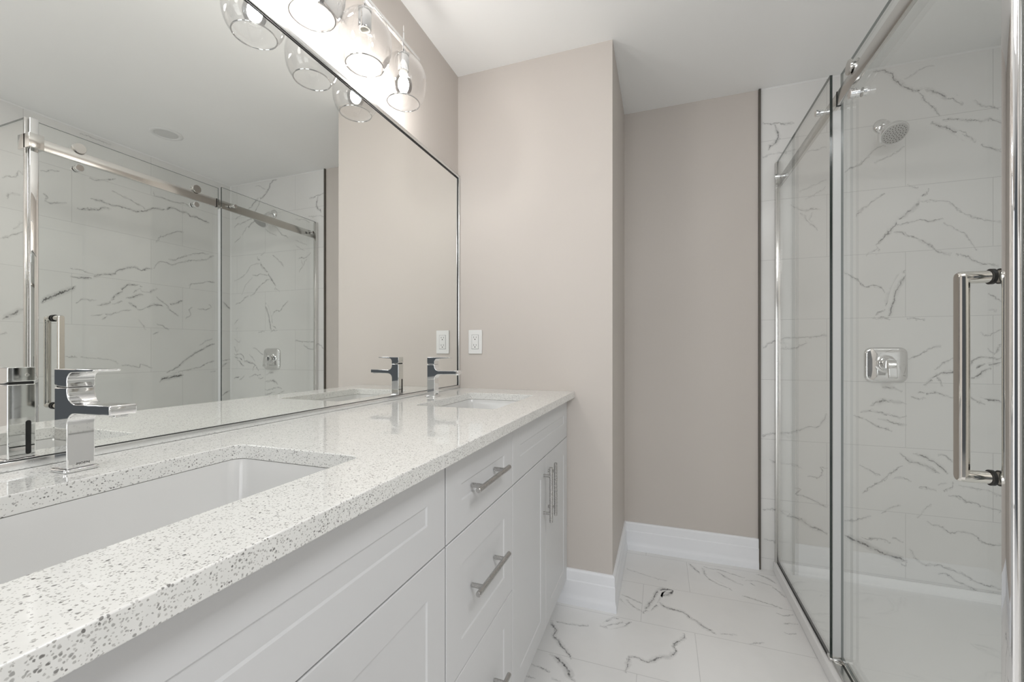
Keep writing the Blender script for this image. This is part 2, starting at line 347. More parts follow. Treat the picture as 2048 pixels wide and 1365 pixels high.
# ------------------------------------------------------------------ the setting
VEINS_SHOWER=[(3,[(1.871,2.423),(1.892,2.429),(1.918,2.424),(1.94,2.402),(1.948,2.376),(1.973,2.35),(2.003,2.323),(2.023,2.308),(2.04,2.307),(2.068,2.3),(2.097,2.286),(2.121,2.27),(2.141,2.248),(2.164,2.248),(2.176,2.258)]),
(2,[(2.141,2.248),(2.164,2.24),(2.18,2.222),(2.196,2.206)]),
(2,[(2.04,2.299),(2.06,2.261),(2.085,2.225),(2.105,2.196),(2.119,2.175)]),
(2,[(2.234,2.221),(2.25,2.201),(2.276,2.185),(2.295,2.177),(2.317,2.167)]),
(1,[(1.99,2.365),(2.036,2.391),(2.068,2.405),(2.097,2.406)]),
(3,[(2.085,2.151),(2.117,2.127),(2.149,2.108),(2.172,2.089),(2.196,2.069),(2.219,2.048),(2.238,2.032)]),
(2,[(2.184,2.097),(2.207,2.072),(2.227,2.051),(2.238,2.032)]),
(2,[(2.257,2.021),(2.28,2.003),(2.306,1.988),(2.329,1.98)]),
(2,[(2.125,2.153),(2.184,2.145),(2.223,2.133),(2.257,2.124),(2.291,2.128),(2.329,2.101)]),
(2,[(1.76,1.967),(1.782,1.985),(1.809,1.99),(1.836,2.015),(1.862,2.043),(1.888,2.066),(1.918,2.075)]),
(1,[(1.875,1.996),(1.918,2.013),(1.952,2.029),(1.99,2.055)]),
(2,[(1.998,1.878),(2.019,1.862),(2.04,1.857)]),
(3,[(2.077,1.851),(2.068,1.831),(2.048,1.803),(2.036,1.778),(2.011,1.755),(1.994,1.741),(1.969,1.717),(1.948,1.688),(1.931,1.663),(1.91,1.638),(1.892,1.619),(1.879,1.606)]),
(2,[(1.879,1.606),(1.892,1.586),(1.884,1.56)]),
(1,[(1.844,1.558),(1.857,1.576),(1.888,1.587)]),
(2,[(1.961,1.697),(1.994,1.699),(2.023,1.706),(2.048,1.712),(2.077,1.701),(2.105,1.701),(2.129,1.711)]),
(2,[(1.948,1.664),(1.978,1.659),(2.003,1.64),(2.027,1.63),(2.06,1.609),(2.085,1.587),(2.113,1.558),(2.141,1.546),(2.155,1.54)]),
(3,[(2.172,1.546),(2.204,1.526),(2.234,1.504),(2.265,1.484),(2.291,1.475)]),
(2,[(2.188,1.545),(2.223,1.52),(2.257,1.497),(2.317,1.48)]),
(2,[(1.805,1.751),(1.831,1.783),(1.862,1.809),(1.892,1.835),(1.914,1.851)]),
(3,[(1.994,1.484),(1.973,1.459),(1.956,1.428),(1.944,1.397),(1.931,1.361),(1.918,1.319)]),
(3,[(1.994,1.463),(1.969,1.417),(1.956,1.375),(1.948,1.333),(1.94,1.297),(1.927,1.254)]),
(2,[(1.871,1.261),(1.888,1.29),(1.918,1.303)]),
(2,[(1.884,1.258),(1.91,1.268),(1.935,1.254)]),
(2,[(1.76,1.493),(1.791,1.459),(1.813,1.441),(1.836,1.416),(1.871,1.417),(1.901,1.407),(1.918,1.382)]),
(1,[(2.044,1.795),(2.105,1.791),(2.149,1.78),(2.196,1.724),(2.242,1.699),(2.329,1.67)]),
(1,[(2.129,1.69),(2.164,1.661),(2.196,1.638),(2.219,1.605),(2.234,1.574),(2.248,1.558)]),
(2,[(1.998,1.255),(2.019,1.26),(2.044,1.252),(2.064,1.251)]),
(2,[(2.28,1.361),(2.303,1.34),(2.33,1.324)]),
(1,[(2.284,1.291),(2.31,1.287)]),
(1,[(2.253,1.192),(2.28,1.176),(2.31,1.196),(2.329,1.203)]),
(2,[(2.003,1.07),(2.036,1.091),(2.068,1.109),(2.093,1.127),(2.121,1.13)]),
(3,[(2.06,0.951),(2.081,0.977),(2.105,0.999),(2.133,1.012),(2.164,1.018),(2.211,1.026),(2.242,1.039),(2.276,1.047),(2.329,1.06)]),
(2,[(2.097,1.024),(2.121,1.045),(2.137,1.061),(2.164,1.079)]),
(2,[(2.105,0.994),(2.121,0.968),(2.129,0.948)]),
(3,[(2.215,0.988),(2.246,0.996),(2.265,1.017),(2.291,1.037)]),
(2,[(2.215,1.026),(2.234,1.072),(2.272,1.082),(2.31,1.072),(2.329,1.087)]),
(2,[(2.28,1.122),(2.303,1.097),(2.325,1.147)]),
(3,[(1.905,0.941),(1.935,0.937),(1.961,0.932),(1.982,0.922)]),
(3,[(1.862,0.843),(1.875,0.86),(1.91,0.875),(1.944,0.874),(1.969,0.869),(1.998,0.865)]),
(2,[(1.796,0.797),(1.822,0.812),(1.853,0.827),(1.888,0.823),(1.918,0.811),(1.956,0.795),(1.998,0.781)]),
(2,[(1.8,0.797),(1.84,0.788),(1.875,0.769),(1.91,0.766),(1.94,0.759)]),
(2,[(1.831,0.788),(1.875,0.764),(1.91,0.747),(1.944,0.736)]),
(2,[(1.927,0.815),(1.969,0.801),(1.998,0.808)]),
(2,[(1.888,0.786),(1.927,0.783),(1.961,0.769),(1.998,0.766)]),
(2,[(2.019,0.892),(2.044,0.919),(2.068,0.91),(2.101,0.921),(2.125,0.912),(2.164,0.898)]),
(2,[(2.011,0.897),(2.036,0.893),(2.068,0.894)]),
(3,[(2.25,0.901),(2.284,0.893),(2.306,0.893),(2.33,0.88)]),
(2,[(2.213,0.91),(2.242,0.886),(2.272,0.872)]),
(3,[(1.973,0.638),(1.986,0.618),(2.011,0.599),(2.04,0.594),(2.068,0.583),(2.097,0.566),(2.125,0.553)]),
(3,[(2.019,0.636),(2.06,0.629),(2.097,0.607),(2.117,0.588),(2.145,0.555)]),
(2,[(2.109,0.639),(2.137,0.636),(2.161,0.607)]),
(2,[(1.817,0.565),(1.857,0.545),(1.905,0.52),(1.944,0.518),(1.986,0.519),(2.014,0.507)]),
(2,[(1.827,0.433),(1.867,0.468),(1.915,0.509),(1.944,0.547),(1.981,0.58)]),
(2,[(2.042,0.487),(2.074,0.482),(2.105,0.477)]),
(2,[(2.128,0.479),(2.159,0.5),(2.159,0.523)]),
(2,[(2.11,0.5),(2.141,0.515)]),
(2,[(2.145,0.458),(2.181,0.457),(2.207,0.44),(2.233,0.438),(2.258,0.421),(2.267,0.408)]),
(2,[(2.258,0.427),(2.292,0.42),(2.328,0.41)]),
(1,[(2.181,0.508),(2.233,0.502),(2.275,0.496),(2.328,0.474)]),
(2,[(1.757,0.224),(1.798,0.218),(1.847,0.216),(1.886,0.225),(1.939,0.215)]),
(4,[(1.757,0.221),(1.803,0.206),(1.847,0.189),(1.876,0.173),(1.905,0.162),(1.939,0.153),(1.972,0.144),(1.998,0.136)]),
(2,[(1.998,0.136),(1.995,0.115),(1.977,0.118),(1.974,0.127)]),
(2,[(2.069,0.331),(2.083,0.318),(2.128,0.313),(2.145,0.293),(2.207,0.302),(2.241,0.29),(2.271,0.261),(2.328,0.264)]),
(2,[(2.005,0.196),(2.028,0.159),(2.055,0.135),(2.11,0.138),(2.163,0.124),(2.198,0.114),(2.224,0.096),(2.267,0.081),(2.292,0.075),(2.328,0.07)]),
(2,[(2.11,0.103),(2.137,0.102),(2.172,0.08),(2.207,0.064),(2.241,0.048),(2.271,0.035)]),
(2,[(1.553,0.427),(1.58,0.424),(1.559,0.397),(1.596,0.388),(1.633,0.374),(1.665,0.359),(1.691,0.35)]),
(3,[(1.51,0.289),(1.548,0.281),(1.591,0.268),(1.618,0.247),(1.655,0.234),(1.691,0.217)]),
(2,[(1.415,0.302),(1.449,0.31),(1.488,0.305),(1.521,0.284)]),
(1,[(1.421,0.155),(1.46,0.148),(1.488,0.133)]),
(2,[(1.607,0.49),(1.655,0.491),(1.673,0.521),(1.66,0.541),(1.691,0.538)]),
(2,[(1.901,0.346),(1.934,0.372),(1.977,0.392)]),
(2,[(1.757,0.291),(1.803,0.3),(1.862,0.332)]),
(1,[(2.033,0.343),(2.06,0.385),(2.087,0.411)]),
(2,[(1.944,0.24),(1.986,0.223)]),
(1,[(1.443,0.56),(1.488,0.541),(1.542,0.546),(1.586,0.525)]),
(2,[(1.413,2.267),(1.456,2.256),(1.505,2.25),(1.553,2.24)]),
(3,[(1.469,2.25),(1.478,2.213),(1.487,2.191),(1.475,2.165),(1.45,2.147),(1.441,2.121)]),
(1,[(1.413,2.09),(1.45,2.105),(1.517,2.105),(1.559,2.109)]),
(1,[(1.547,2.062),(1.594,2.09),(1.64,2.096),(1.686,2.102)]),
(2,[(1.541,1.841),(1.576,1.796),(1.617,1.743),(1.652,1.699)]),
(2,[(1.559,1.825),(1.6,1.8),(1.629,1.807),(1.661,1.797)]),
(1,[(1.629,1.79),(1.617,1.757),(1.629,1.742)]),
(1,[(1.571,1.9),(1.629,1.92),(1.686,1.946)]),
(1,[(1.6,1.855),(1.686,1.906)]),
(2,[(1.411,1.122),(1.472,1.162),(1.557,1.176),(1.616,1.175),(1.689,1.189)]),
(2,[(1.489,1.122),(1.557,1.122),(1.607,1.151)]),
(2,[(1.411,0.674),(1.472,0.693),(1.54,0.703),(1.607,0.732),(1.657,0.744),(1.689,0.804)])]
VEINS_LONG=[(3,[(1.489,1.957),(1.52,1.965),(1.554,1.973),(1.593,1.99),(1.625,2.006),(1.667,2.019)]),
(3,[(1.551,2.038),(1.597,2.044),(1.634,2.036),(1.667,2.034),(1.7,2.04),(1.735,2.041),(1.762,2.036),(1.802,2.038),(1.853,2.062),(1.887,2.086),(1.926,2.093),(1.967,2.103)]),
(2,[(1.658,2.126),(1.692,2.117),(1.726,2.106),(1.77,2.097),(1.793,2.086),(1.821,2.081),(1.839,2.066)]),
(3,[(1.967,2.103),(1.998,2.127),(2.034,2.127),(2.072,2.119),(2.105,2.126),(2.133,2.105),(2.179,2.112),(2.22,2.1),(2.269,2.096)]),
(2,[(1.892,2.204),(1.897,2.175),(1.931,2.182),(1.982,2.174),(2.034,2.174),(2.089,2.186),(2.128,2.169)]),
(2,[(1.907,1.856),(1.926,1.897),(1.951,1.915),(1.992,1.937),(2.034,1.965),(2.083,1.978)]),
(3,[(1.458,1.548),(1.494,1.549),(1.539,1.552),(1.578,1.573),(1.621,1.588),(1.675,1.602),(1.683,1.619),(1.726,1.647),(1.762,1.659),(1.793,1.66),(1.816,1.648),(1.844,1.664),(1.882,1.673)]),
(2,[(1.892,1.672),(1.911,1.709),(1.936,1.731),(1.967,1.731),(1.998,1.72),(2.045,1.741),(2.1,1.766),(2.156,1.784),(2.238,1.803),(2.263,1.827),(2.306,1.849)]),
(2,[(1.982,1.757),(2.024,1.76),(2.061,1.785),(2.116,1.811),(2.167,1.837),(2.22,1.849),(2.263,1.852)]),
(1,[(1.494,1.597),(1.509,1.576),(1.532,1.58)]),
(1,[(1.458,1.595),(1.494,1.597),(1.57,1.576)]),
(2,[(2.122,1.571),(2.133,1.603),(2.191,1.617),(2.263,1.641),(2.312,1.642)]),
(3,[(1.654,1.432),(1.675,1.463),(1.7,1.492),(1.726,1.522),(1.744,1.54),(1.78,1.545),(1.825,1.541)]),
(2,[(1.735,1.454),(1.77,1.48),(1.793,1.515),(1.816,1.529)]),
(3,[(1.731,1.451),(1.77,1.464),(1.825,1.492),(1.868,1.509),(1.897,1.529),(1.911,1.542)]),
(2,[(1.816,1.518),(1.835,1.504),(1.868,1.506)]),
(4,[(1.458,1.47),(1.483,1.494)]),
(2,[(1.483,1.393),(1.516,1.421),(1.535,1.423),(1.554,1.416),(1.582,1.421)]),
(3,[(1.582,1.389),(1.621,1.398),(1.658,1.425),(1.675,1.458),(1.713,1.499)]),
(2,[(1.658,1.404),(1.7,1.424),(1.709,1.435)]),
(3,[(1.744,1.424),(1.77,1.411),(1.793,1.394),(1.844,1.399),(1.892,1.425),(1.941,1.425),(1.977,1.431),(2.024,1.45),(2.078,1.474)]),
(2,[(1.793,1.383),(1.825,1.386),(1.849,1.405)]),
(2,[(1.907,1.483),(1.931,1.46),(1.967,1.436),(1.992,1.399),(2.024,1.375),(2.05,1.357)]),
(2,[(1.554,1.322),(1.593,1.33),(1.634,1.336),(1.675,1.349),(1.713,1.366),(1.762,1.378)]),
(2,[(1.605,1.303),(1.634,1.326)]),
(2,[(1.909,1.294),(1.941,1.284),(1.967,1.266),(1.987,1.258)]),
(1,[(1.798,1.317),(1.825,1.286),(1.844,1.249)]),
(2,[(2.094,1.346),(2.128,1.372),(2.122,1.416),(2.145,1.433)]),
(2,[(2.179,1.425),(2.238,1.424),(2.281,1.446),(2.263,1.466)]),
(3,[(1.885,1.22),(1.921,1.241)]),
(1,[(1.505,1.074),(1.547,1.063),(1.589,1.063),(1.621,1.054),(1.663,1.046),(1.692,1.025)]),
(2,[(1.709,1.014),(1.753,1.01),(1.807,0.997),(1.811,1.021),(1.839,1.012),(1.882,0.986)]),
(3,[(1.969,0.954),(2.013,0.974),(2.061,1.007),(2.094,1.042),(2.128,1.065),(2.167,1.094),(2.214,1.119),(2.263,1.147),(2.312,1.163)]),
(2,[(1.998,0.944),(2.078,0.96),(2.156,0.977),(2.203,0.984),(2.25,1.014),(2.306,1.031)]),
(3,[(2.275,0.941),(2.315,0.952)]),
(1,[(2.191,1.149),(2.25,1.187),(2.293,1.2)]),
(4,[(1.926,0.888),(1.946,0.91),(1.987,0.918),(2.034,0.927),(2.083,0.933)]),
(3,[(2.37,1.5),(2.402,1.474),(2.436,1.439)]),
(3,[(2.366,0.981),(2.396,1.006),(2.433,1.021)]),
(2,[(2.37,1.029),(2.433,1.038)]),
(3,[(2.37,0.751),(2.402,0.776),(2.433,0.787)]),
(2,[(1.333,2.118),(1.369,2.136),(1.413,2.151)]),
(2,[(1.188,2.023),(1.205,2.042),(1.235,2.047),(1.248,2.088),(1.266,2.069),(1.266,2.091)]),
(2,[(1.345,2.001),(1.359,1.979),(1.352,1.957),(1.373,1.954),(1.418,1.969),(1.444,1.974)]),
(2,[(1.205,1.92),(1.209,1.947),(1.226,1.959),(1.253,1.952)]),
(1,[(1.211,1.731),(1.235,1.772),(1.262,1.812)]),
(2,[(1.18,1.698),(1.222,1.731),(1.28,1.772)]),
(1,[(1.502,2.411),(1.545,2.414),(1.596,2.417),(1.655,2.415)]),
(2,[(1.545,2.164),(1.568,2.159),(1.608,2.174),(1.68,2.209)]),
(4,[(1.186,1.275),(1.224,1.306),(1.25,1.327),(1.281,1.344)]),
(4,[(1.333,1.379),(1.361,1.407),(1.406,1.437),(1.452,1.469),(1.485,1.494)]),
(2,[(1.18,1.196),(1.205,1.206)]),
(2,[(1.436,1.076),(1.491,1.07)])]
VEINS_FLOOR=[(2,[(0.501,1.677),(0.543,1.681),(0.587,1.686),(0.654,1.7)]),
(2,[(0.697,1.71),(0.722,1.755),(0.744,1.784),(0.776,1.775),(0.796,1.766)]),
(3,[(0.702,1.712),(0.75,1.724),(0.796,1.761),(0.819,1.78)]),
(2,[(0.72,1.723),(0.76,1.753),(0.783,1.772)]),
(3,[(0.503,1.672),(0.535,1.633),(0.534,1.598),(0.563,1.567),(0.591,1.537),(0.626,1.495)]),
(4,[(0.545,1.495),(0.578,1.482),(0.605,1.46),(0.628,1.433),(0.644,1.406),(0.657,1.396)]),
(2,[(0.496,1.421),(0.531,1.418),(0.568,1.408)]),
(2,[(0.491,1.366),(0.529,1.369)]),
(2,[(0.58,1.383),(0.613,1.388)]),
(4,[(0.856,1.857),(0.882,1.913),(0.907,1.982),(0.92,2.051),(0.941,2.078),(0.981,2.079),(0.954,2.037),(0.927,2.014)]),
(3,[(0.858,1.869),(0.895,1.911),(0.921,1.962)]),
(3,[(0.864,1.889),(0.894,1.977),(0.913,2.062)]),
(3,[(0.921,1.962),(0.946,1.935),(0.99,1.928),(1.021,1.922),(1.043,1.891),(1.066,1.878),(1.087,1.849),(1.114,1.834),(1.135,1.817)]),
(2,[(0.756,1.934),(0.8,1.883),(0.833,1.861)]),
(2,[(0.759,1.967),(0.809,1.947),(0.85,1.925)]),
(2,[(0.782,1.937),(0.819,1.89),(0.852,1.867)]),
(3,[(0.811,1.495),(0.819,1.536),(0.821,1.577),(0.843,1.584),(0.886,1.575),(0.922,1.613),(0.96,1.63),(0.982,1.667),(0.972,1.69),(1.001,1.736),(1.017,1.78)]),
(3,[(1.064,2.373),(1.11,2.292),(1.163,2.249),(1.205,2.207),(1.24,2.172)]),
(2,[(1.131,2.363),(1.18,2.348),(1.235,2.283),(1.277,2.247),(1.296,2.239)]),
(2,[(1.152,2.354),(1.223,2.348),(1.287,2.309),(1.35,2.252)]),
(2,[(1.236,2.345),(1.32,2.306),(1.384,2.292),(1.432,2.247),(1.456,2.19)]),
(3,[(1.372,2.369),(1.415,2.347),(1.446,2.307)]),
(2,[(1.129,2.346),(1.137,2.27),(1.179,2.212),(1.229,2.188)]),
(2,[(1.273,2.138),(1.321,2.13),(1.372,2.111),(1.421,2.093)]),
(1,[(1.31,2.288),(1.366,2.3),(1.425,2.272)]),
(1,[(0.762,2.207),(0.824,2.189),(0.89,2.167),(0.955,2.154)]),
(2,[(1.387,2.047),(1.408,2.038),(1.453,2.059)]),
(2,[(1.399,1.976),(1.453,1.995)]),
(2,[(1.386,1.921),(1.4,1.911),(1.43,1.927)]),
(1,[(1.245,1.796),(1.298,1.828)]),
(1,[(1.147,1.826),(1.209,1.839)])]

def spline(pts, step):
    P = [Vector(p) for p in pts]; out = []
    for i in range(len(P) - 1):
        p0, p1, p2, p3 = P[max(i - 1, 0)], P[i], P[i + 1], P[min(i + 2, len(P) - 1)]
        n = max(1, int((p2 - p1).length / step))
        for k in range(n):
            t = k / n
            out.append(0.5 * ((2 * p1) + (p2 - p0) * t + (2 * p0 - 5 * p1 + 4 * p2 - p3) * t * t + (3 * p1 - p0 - 3 * p2 + p3) * t ** 3))
    out.append(P[-1]); return out
def add_veins(bm, veins, place, lim):
    """thin strips a hair above the tile face that carry each vein's course (uv: strength, distance from the line)"""
    uvl = bm.loops.layers.uv.new('vein')
    for f in bm.faces:
        for l in f.loops: l[uvl].uv = (0.0, 10.0)
    hw = 0.022
    for i, (k, pts) in enumerate(veins):
        P = spline(pts, 0.012)
        P = [p for j, p in enumerate(P) if j == 0 or (p - P[j - 1]).length > 1e-4]
        if len(P) < 2: continue
        off = 0.00015 + 0.000008 * i
        L, Rr = [], []
        def width(j):
            # narrower where the vein bends sharply, so the strip never folds over itself
            w = hw
            for d in (1, 2, 3):
                a, b, c = P[max(j - d, 0)], P[j], P[min(j + d, len(P) - 1)]
                u, v = b - a, c - b
                if u.length < 1e-5 or v.length < 1e-5: continue
                ang = abs(u.angle_signed(v))
                if ang > 0.02: w = min(w, 0.55 * 0.5 * (u.length + v.length) / ang)
            return max(w, 0.003)
        ws = [width(j) for j in range(len(P))]
        ws = [min(ws[max(j - 1, 0):j + 2]) for j in range(len(P))]
        for j, p in enumerate(P):
            t = (P[min(j + 1, len(P) - 1)] - P[max(j - 1, 0)]).normalized(); nrm = Vector((-t.y, t.x))
            for side, lst in ((1, L), (-1, Rr)):
                q = p + nrm * ws[j] * side
                q.x = min(max(q.x, lim[0]), lim[1]); q.y = min(max(q.y, lim[2]), lim[3])
                lst.append((bm.verts.new(place(q.x, q.y, off)), (q - p).dot(nrm)))
        n = len(P)
        for j in range(n - 1):
            taper = lambda q: min(1.0, (min(q, n - 1 - q) + 0.7) / 2.5)
            quad = [(L[j], j), (Rr[j], j), (Rr[j + 1], j + 1), (L[j + 1], j + 1)]
            try: f = bm.faces.new([a[0][0] for a in quad])
            except ValueError: continue
            for l, a in zip(f.loops, quad): l[uvl].uv = (k / 4.0 * taper(a[1]), a[0][1] * 10.0)
rnd = random.Random(7)
def loose_veins(n, x0, x1, y0, y1):
    out = []
    for _ in range(n):
        x, y = rnd.uniform(x0, x1), rnd.uniform(y0, y1); a = rnd.uniform(-0.9, 0.2) + (math.pi if rnd.random() < 0.5 else 0)
        pts = [(x, y)]
        for _ in range(rnd.randint(4, 8)):
            a += rnd.uniform(-0.5, 0.5); x += 0.06 * math.cos(a); y += 0.06 * math.sin(a)
            if not (x0 < x < x1 and y0 < y < y1): break
            pts.append((x, y))
        if len(pts) > 2: out.append((rnd.choice((1, 2, 2, 3)), pts))
    return out

bm = BM(); box(bm, -0.12, XB + 0.12, YN - 1.2, YR + 0.12, -0.1, 0.0)
add_veins(bm, VEINS_FLOOR + loose_veins(22, 0.5, 1.44, -1.4, 1.42), lambda u, v, o: (u, v, o), (0.0, XB, YN, YR))
struct('floor', bm, TILE_FLOOR, recalc=False, smooth=False)
bm = BM(); box(bm, -0.12, XB + 0.12, YN - 1.2, YR + 0.12, CE, CE + 0.1)
struct('ceiling', bm, CEIL_PAINT)
bm = BM(); box(bm, -0.12, 0.0, YN, D, 0, CE); struct('wall_left', bm, WALL_PAINT)
bm = BM(); box(bm, -0.12, XJ, D, YR + 0.12, 0, CE); struct('wall_far', bm, WALL_PAINT)
bm = BM(); box(bm, XJ, XS, YR, YR + 0.12, 0, CE); struct('wall_back', bm, WALL_PAINT)
bm = BM(); box(bm, XS + 0.004, XB, YR, YR + 0.12, 0, CE)
add_veins(bm, VEINS_SHOWER, lambda u, v, o: (u, YR - o, v), (XS + 0.012, XB, 0.0, CE))
struct('wall_shower', bm, TILE_SHOWER, recalc=False, smooth=False)
bm = BM(); box(bm, XB, XB + 0.12, 0.86, YR + 0.12, 0, CE)
add_veins(bm, VEINS_LONG, lambda u, v, o: (XB - o, u, v), (0.86, YR, 0.0, CE))
struct('wall_right', bm, TILE_LONG, recalc=False, smooth=False)
bm = BM(); box(bm, XB, XB + 0.12, -0.5, 0.859, 0, CE); struct('wall_right', bm, WALL_PAINT)
bm = BM(); DX0, DX1, DZ = 0.30, 1.25, 2.1
box(bm, -0.12, DX0, YN - 0.12, YN, 0, CE); box(bm, DX1, DX1 + 0.12, YN - 0.12, YN, 0, CE); box(bm, DX0, DX1, YN - 0.12, YN, DZ, CE)
struct('wall_near', bm, WALL_PAINT)
bm = BM()
for x0, x1, z0, z1 in ((DX0 - 0.07, DX0, 0, DZ + 0.07), (DX1, DX1 + 0.07, 0, DZ + 0.07), (DX0, DX1, DZ, DZ + 0.07)):
    box(bm, x0, x1, YN + 0.0005, YN + 0.018, z0, z1)
struct('trim_2', bm, TRIM_PAINT, bevel=0.003)

# stepped baseboard, mitred where it turns the corner
BP = [(0.0, 0.0), (0.018, 0.0), (0.018, 0.026), (0.0165, 0.032), (0.0135, 0.042), (0.0125, 0.050), (0.0125, 0.103), (0.0105, 0.108), (0.0105, 0.144), (0.007, 0.152), (0.0, 0.153)]
def baseboard(name, p, q, nrm, m0, m1):
    """p->q along the wall foot, nrm out of the wall; m = +1 outside mitre, -1 inside mitre, 0 square"""
    bm = BM(); p, q, nrm = Vector(p), Vector(q), Vector(nrm); t = (q - p).normalized()
    rings = []
    for base, m, s in ((p, m0, -1), (q, m1, 1)):
        rings.append([bm.verts.new(((base + nrm * (d + 0.0004) + t * s * m * d).x, (base + nrm * (d + 0.0004) + t * s * m * d).y, z)) for d, z in BP])
    n = len(BP)
    for i in range(n):
        j = (i + 1) % n; bm.faces.new((rings[0][i], rings[0][j], rings[1][j], rings[1][i]))
    bm.faces.new(rings[0]); bm.faces.new(rings[1])
    return struct(name, bm, TRIM_PAINT, sharp=20)
baseboard('baseboard_far', (0.48, D), (XJ, D), (0, -1), 0, 1)
baseboard('baseboard_jog', (XJ, D), (XJ, YR), (1, 0), 1, -1)
baseboard('baseboard_back', (XJ, YR), (XS + 0.001, YR), (0, -1), -1, 0)
# dark metal edge where paint meets tile, and the white sealant under the ceiling
bm = BM(); box(bm, XS + 0.0005, XS + 0.0105, YR - 0.012, YR - 0.0003, 0.0, CE - 0.001)
struct('trim_1', bm, BRONZE)
bm = BM()
prism(bm, [(YR, CE), (YR - 0.006, CE), (YR, CE - 0.006)], 'x', XS + 0.012, XB)
prism(bm, [(XB, CE), (XB - 0.006, CE), (XB, CE - 0.006)], 'y', 0.86, YR)
prism(bm, [(XB, YR), (XB - 0.005, YR), (XB, YR - 0.005)], 'z', 0.03, CE)
struct('trim_3', bm, PLASTIC)

# ------------------------------------------------------------------ vanity: three cabinet units
G = 0.0015
def shaker(name, mat, y0, y1, z0, z1, parent, root, fr=0.065):
    """front with a raised frame around a sunk panel"""
    bm = BM(); x0, x1, dp, bv = XF - 0.019, XF, 0.0026, 0.0030
    def ring(x, i):
        return [bm.verts.new(p) for p in ((x, y0 + i, z0 + i), (x, y1 - i, z0 + i), (x, y1 - i, z1 - i), (x, y0 + i, z1 - i))]
    rr = [ring(x0, 0), ring(x1 - 0.0015, 0), ring(x1, 0.0015), ring(x1, fr), ring(x1 - dp, fr + bv)]
    bm.faces.new(rr[0][::-1])
    for a, b in zip(rr, rr[1:]):
        for i in range(4): bm.faces.new((a[i], a[(i + 1) % 4], b[(i + 1) % 4], b[i]))
    bm.faces.new(rr[-1])
    return link(name, bm, mat, parent, root, smooth=False)
def pull(parent, root, vertical, y, z, L=0.194, sp=0.066):
    bm = BM(); x = XF + 0.028
    if vertical:
        rod(bm, (x, y, z - L / 2), (x, y, z + L / 2), 0.006, 20, 0, 0.0012)
        for s in (-sp, sp): rod(bm, (XF - 0.0002, y, z + s), (x, y, z + s), 0.0052, 16)
    else:
        rod(bm, (x, y - L / 2, z), (x, y + L / 2, z), 0.006, 20, 0, 0.0012)
        for s in (-sp, sp): rod(bm, (XF - 0.0002, y + s, z), (x, y + s, z), 0.0052, 16)
    o = link('bar_pull', bm, NICKEL, parent, root); o['label'] = 'brushed metal bar pull'; return o
def carcass(y0, y1, root):
    bm = BM(); z0 = 0.105
    xa, xb, ya, yb, t = 0.012, XF - 0.055, y0 + 0.0004, y1 - 0.0004, 0.016
    box(bm, xa, xb, ya, ya + t, z0, 0.903); box(bm, xa, xb, yb - t, yb, z0, 0.903)
    box(bm, xa, xb, ya + t, yb - t, z0, z0 + t); box(bm, xa, xa + 0.006, ya + t, yb - t, z0 + t, 0.903)
    box(bm, xb - t, xb, ya + t, yb - t, 0.862, 0.903); box(bm, xb - t, xb, ya + t, yb - t, 0.712, 0.750)
    box(bm, 0.444, 0.46, ya, yb, 0.0, z0)
    return link('body', bm, CAB_PAINT, root, root, smooth=False)
ZT, ZG, ZB = 0.899, 0.731, 0.105
def sink_cabinet(y0, y1, label):
    root = thing('sink_cabinet', label, 'cabinet', ((XF) / 2, (y0 + y1) / 2, 0), 'vanity cabinets under the worktop')
    carcass(y0, y1, root); ym = (y0 + y1) / 2
    f = shaker('false_drawer_front', CAB_PAINT, y0 + G, y1 - G - 0.0006, ZG + G, ZT, root, root); f['label'] = 'wide fixed front panel without a handle'
    for a, b, yh in ((y0 + G, ym - G * 0.7, ym - 0.033), (ym + G * 0.7, y1 - G, ym + 0.033)):
        d = shaker('door', CAB_PAINT, a, b, ZB, ZG - G, root, root)
        pull(d, root, True, yh, 0.603)
    return root
Y1, Y2 = 0.7237, 1.111
sink_cabinet(0.0022, Y1 - 0.0004, 'white sink cabinet left of the drawers, under the large near sink')
sink_cabinet(Y2 + 0.0004, D - 0.0006, 'white two-door sink cabinet right of the drawers, against the beige wall')
root = thing('drawer_cabinet', 'white three-drawer cabinet between the two sink cabinets', 'cabinet', (XF / 2, (Y1 + Y2) / 2, 0), 'vanity cabinets under the worktop')
carcass(Y1, Y2, root)
for z0, z1, zh in ((ZG + G, ZT, 0.815), (0.440 + G, ZG - G, 0.594), (ZB, 0.440 - G, 0.285)):
    d = shaker('drawer', CAB_PAINT, Y1 + G + 0.001, Y2 - G * 0.6, z0, z1, root, root)
    pull(d, root, False, 0.911, zh)

# ------------------------------------------------------------------ worktop with two cut-outs
SX0, SX1, ZU = 0.158, 0.446, 0.9038
SINKS = ((0.159, 0.591), (1.200, 1.632))
bm = BM()
def slab_with_holes(bm, outer, holes, z0, z1):
    for z in (z0, z1):
        geo = []
        for loop in [outer] + holes:
            vs = [bm.verts.new((x, y, z)) for x, y in loop]
            geo += [bm.edges.new((vs[i], vs[(i + 1) % len(vs)])) for i in range(len(vs))]
        bmesh.ops.triangle_fill(bm, edges=geo, use_beauty=True)
    for loop in [outer] + holes:
        lo = [min((v for v in bm.verts if abs(v.co.z - z0) < 1e-6), key=lambda v: (v.co.x - x) ** 2 + (v.co.y - y) ** 2) for x, y in loop]
        hi = [min((v for v in bm.verts if abs(v.co.z - z1) < 1e-6), key=lambda v: (v.co.x - x) ** 2 + (v.co.y - y) ** 2) for x, y in loop]
        for i in range(len(loop)):
            j = (i + 1) % len(loop); bm.faces.new((lo[i], lo[j], hi[j], hi[i]))
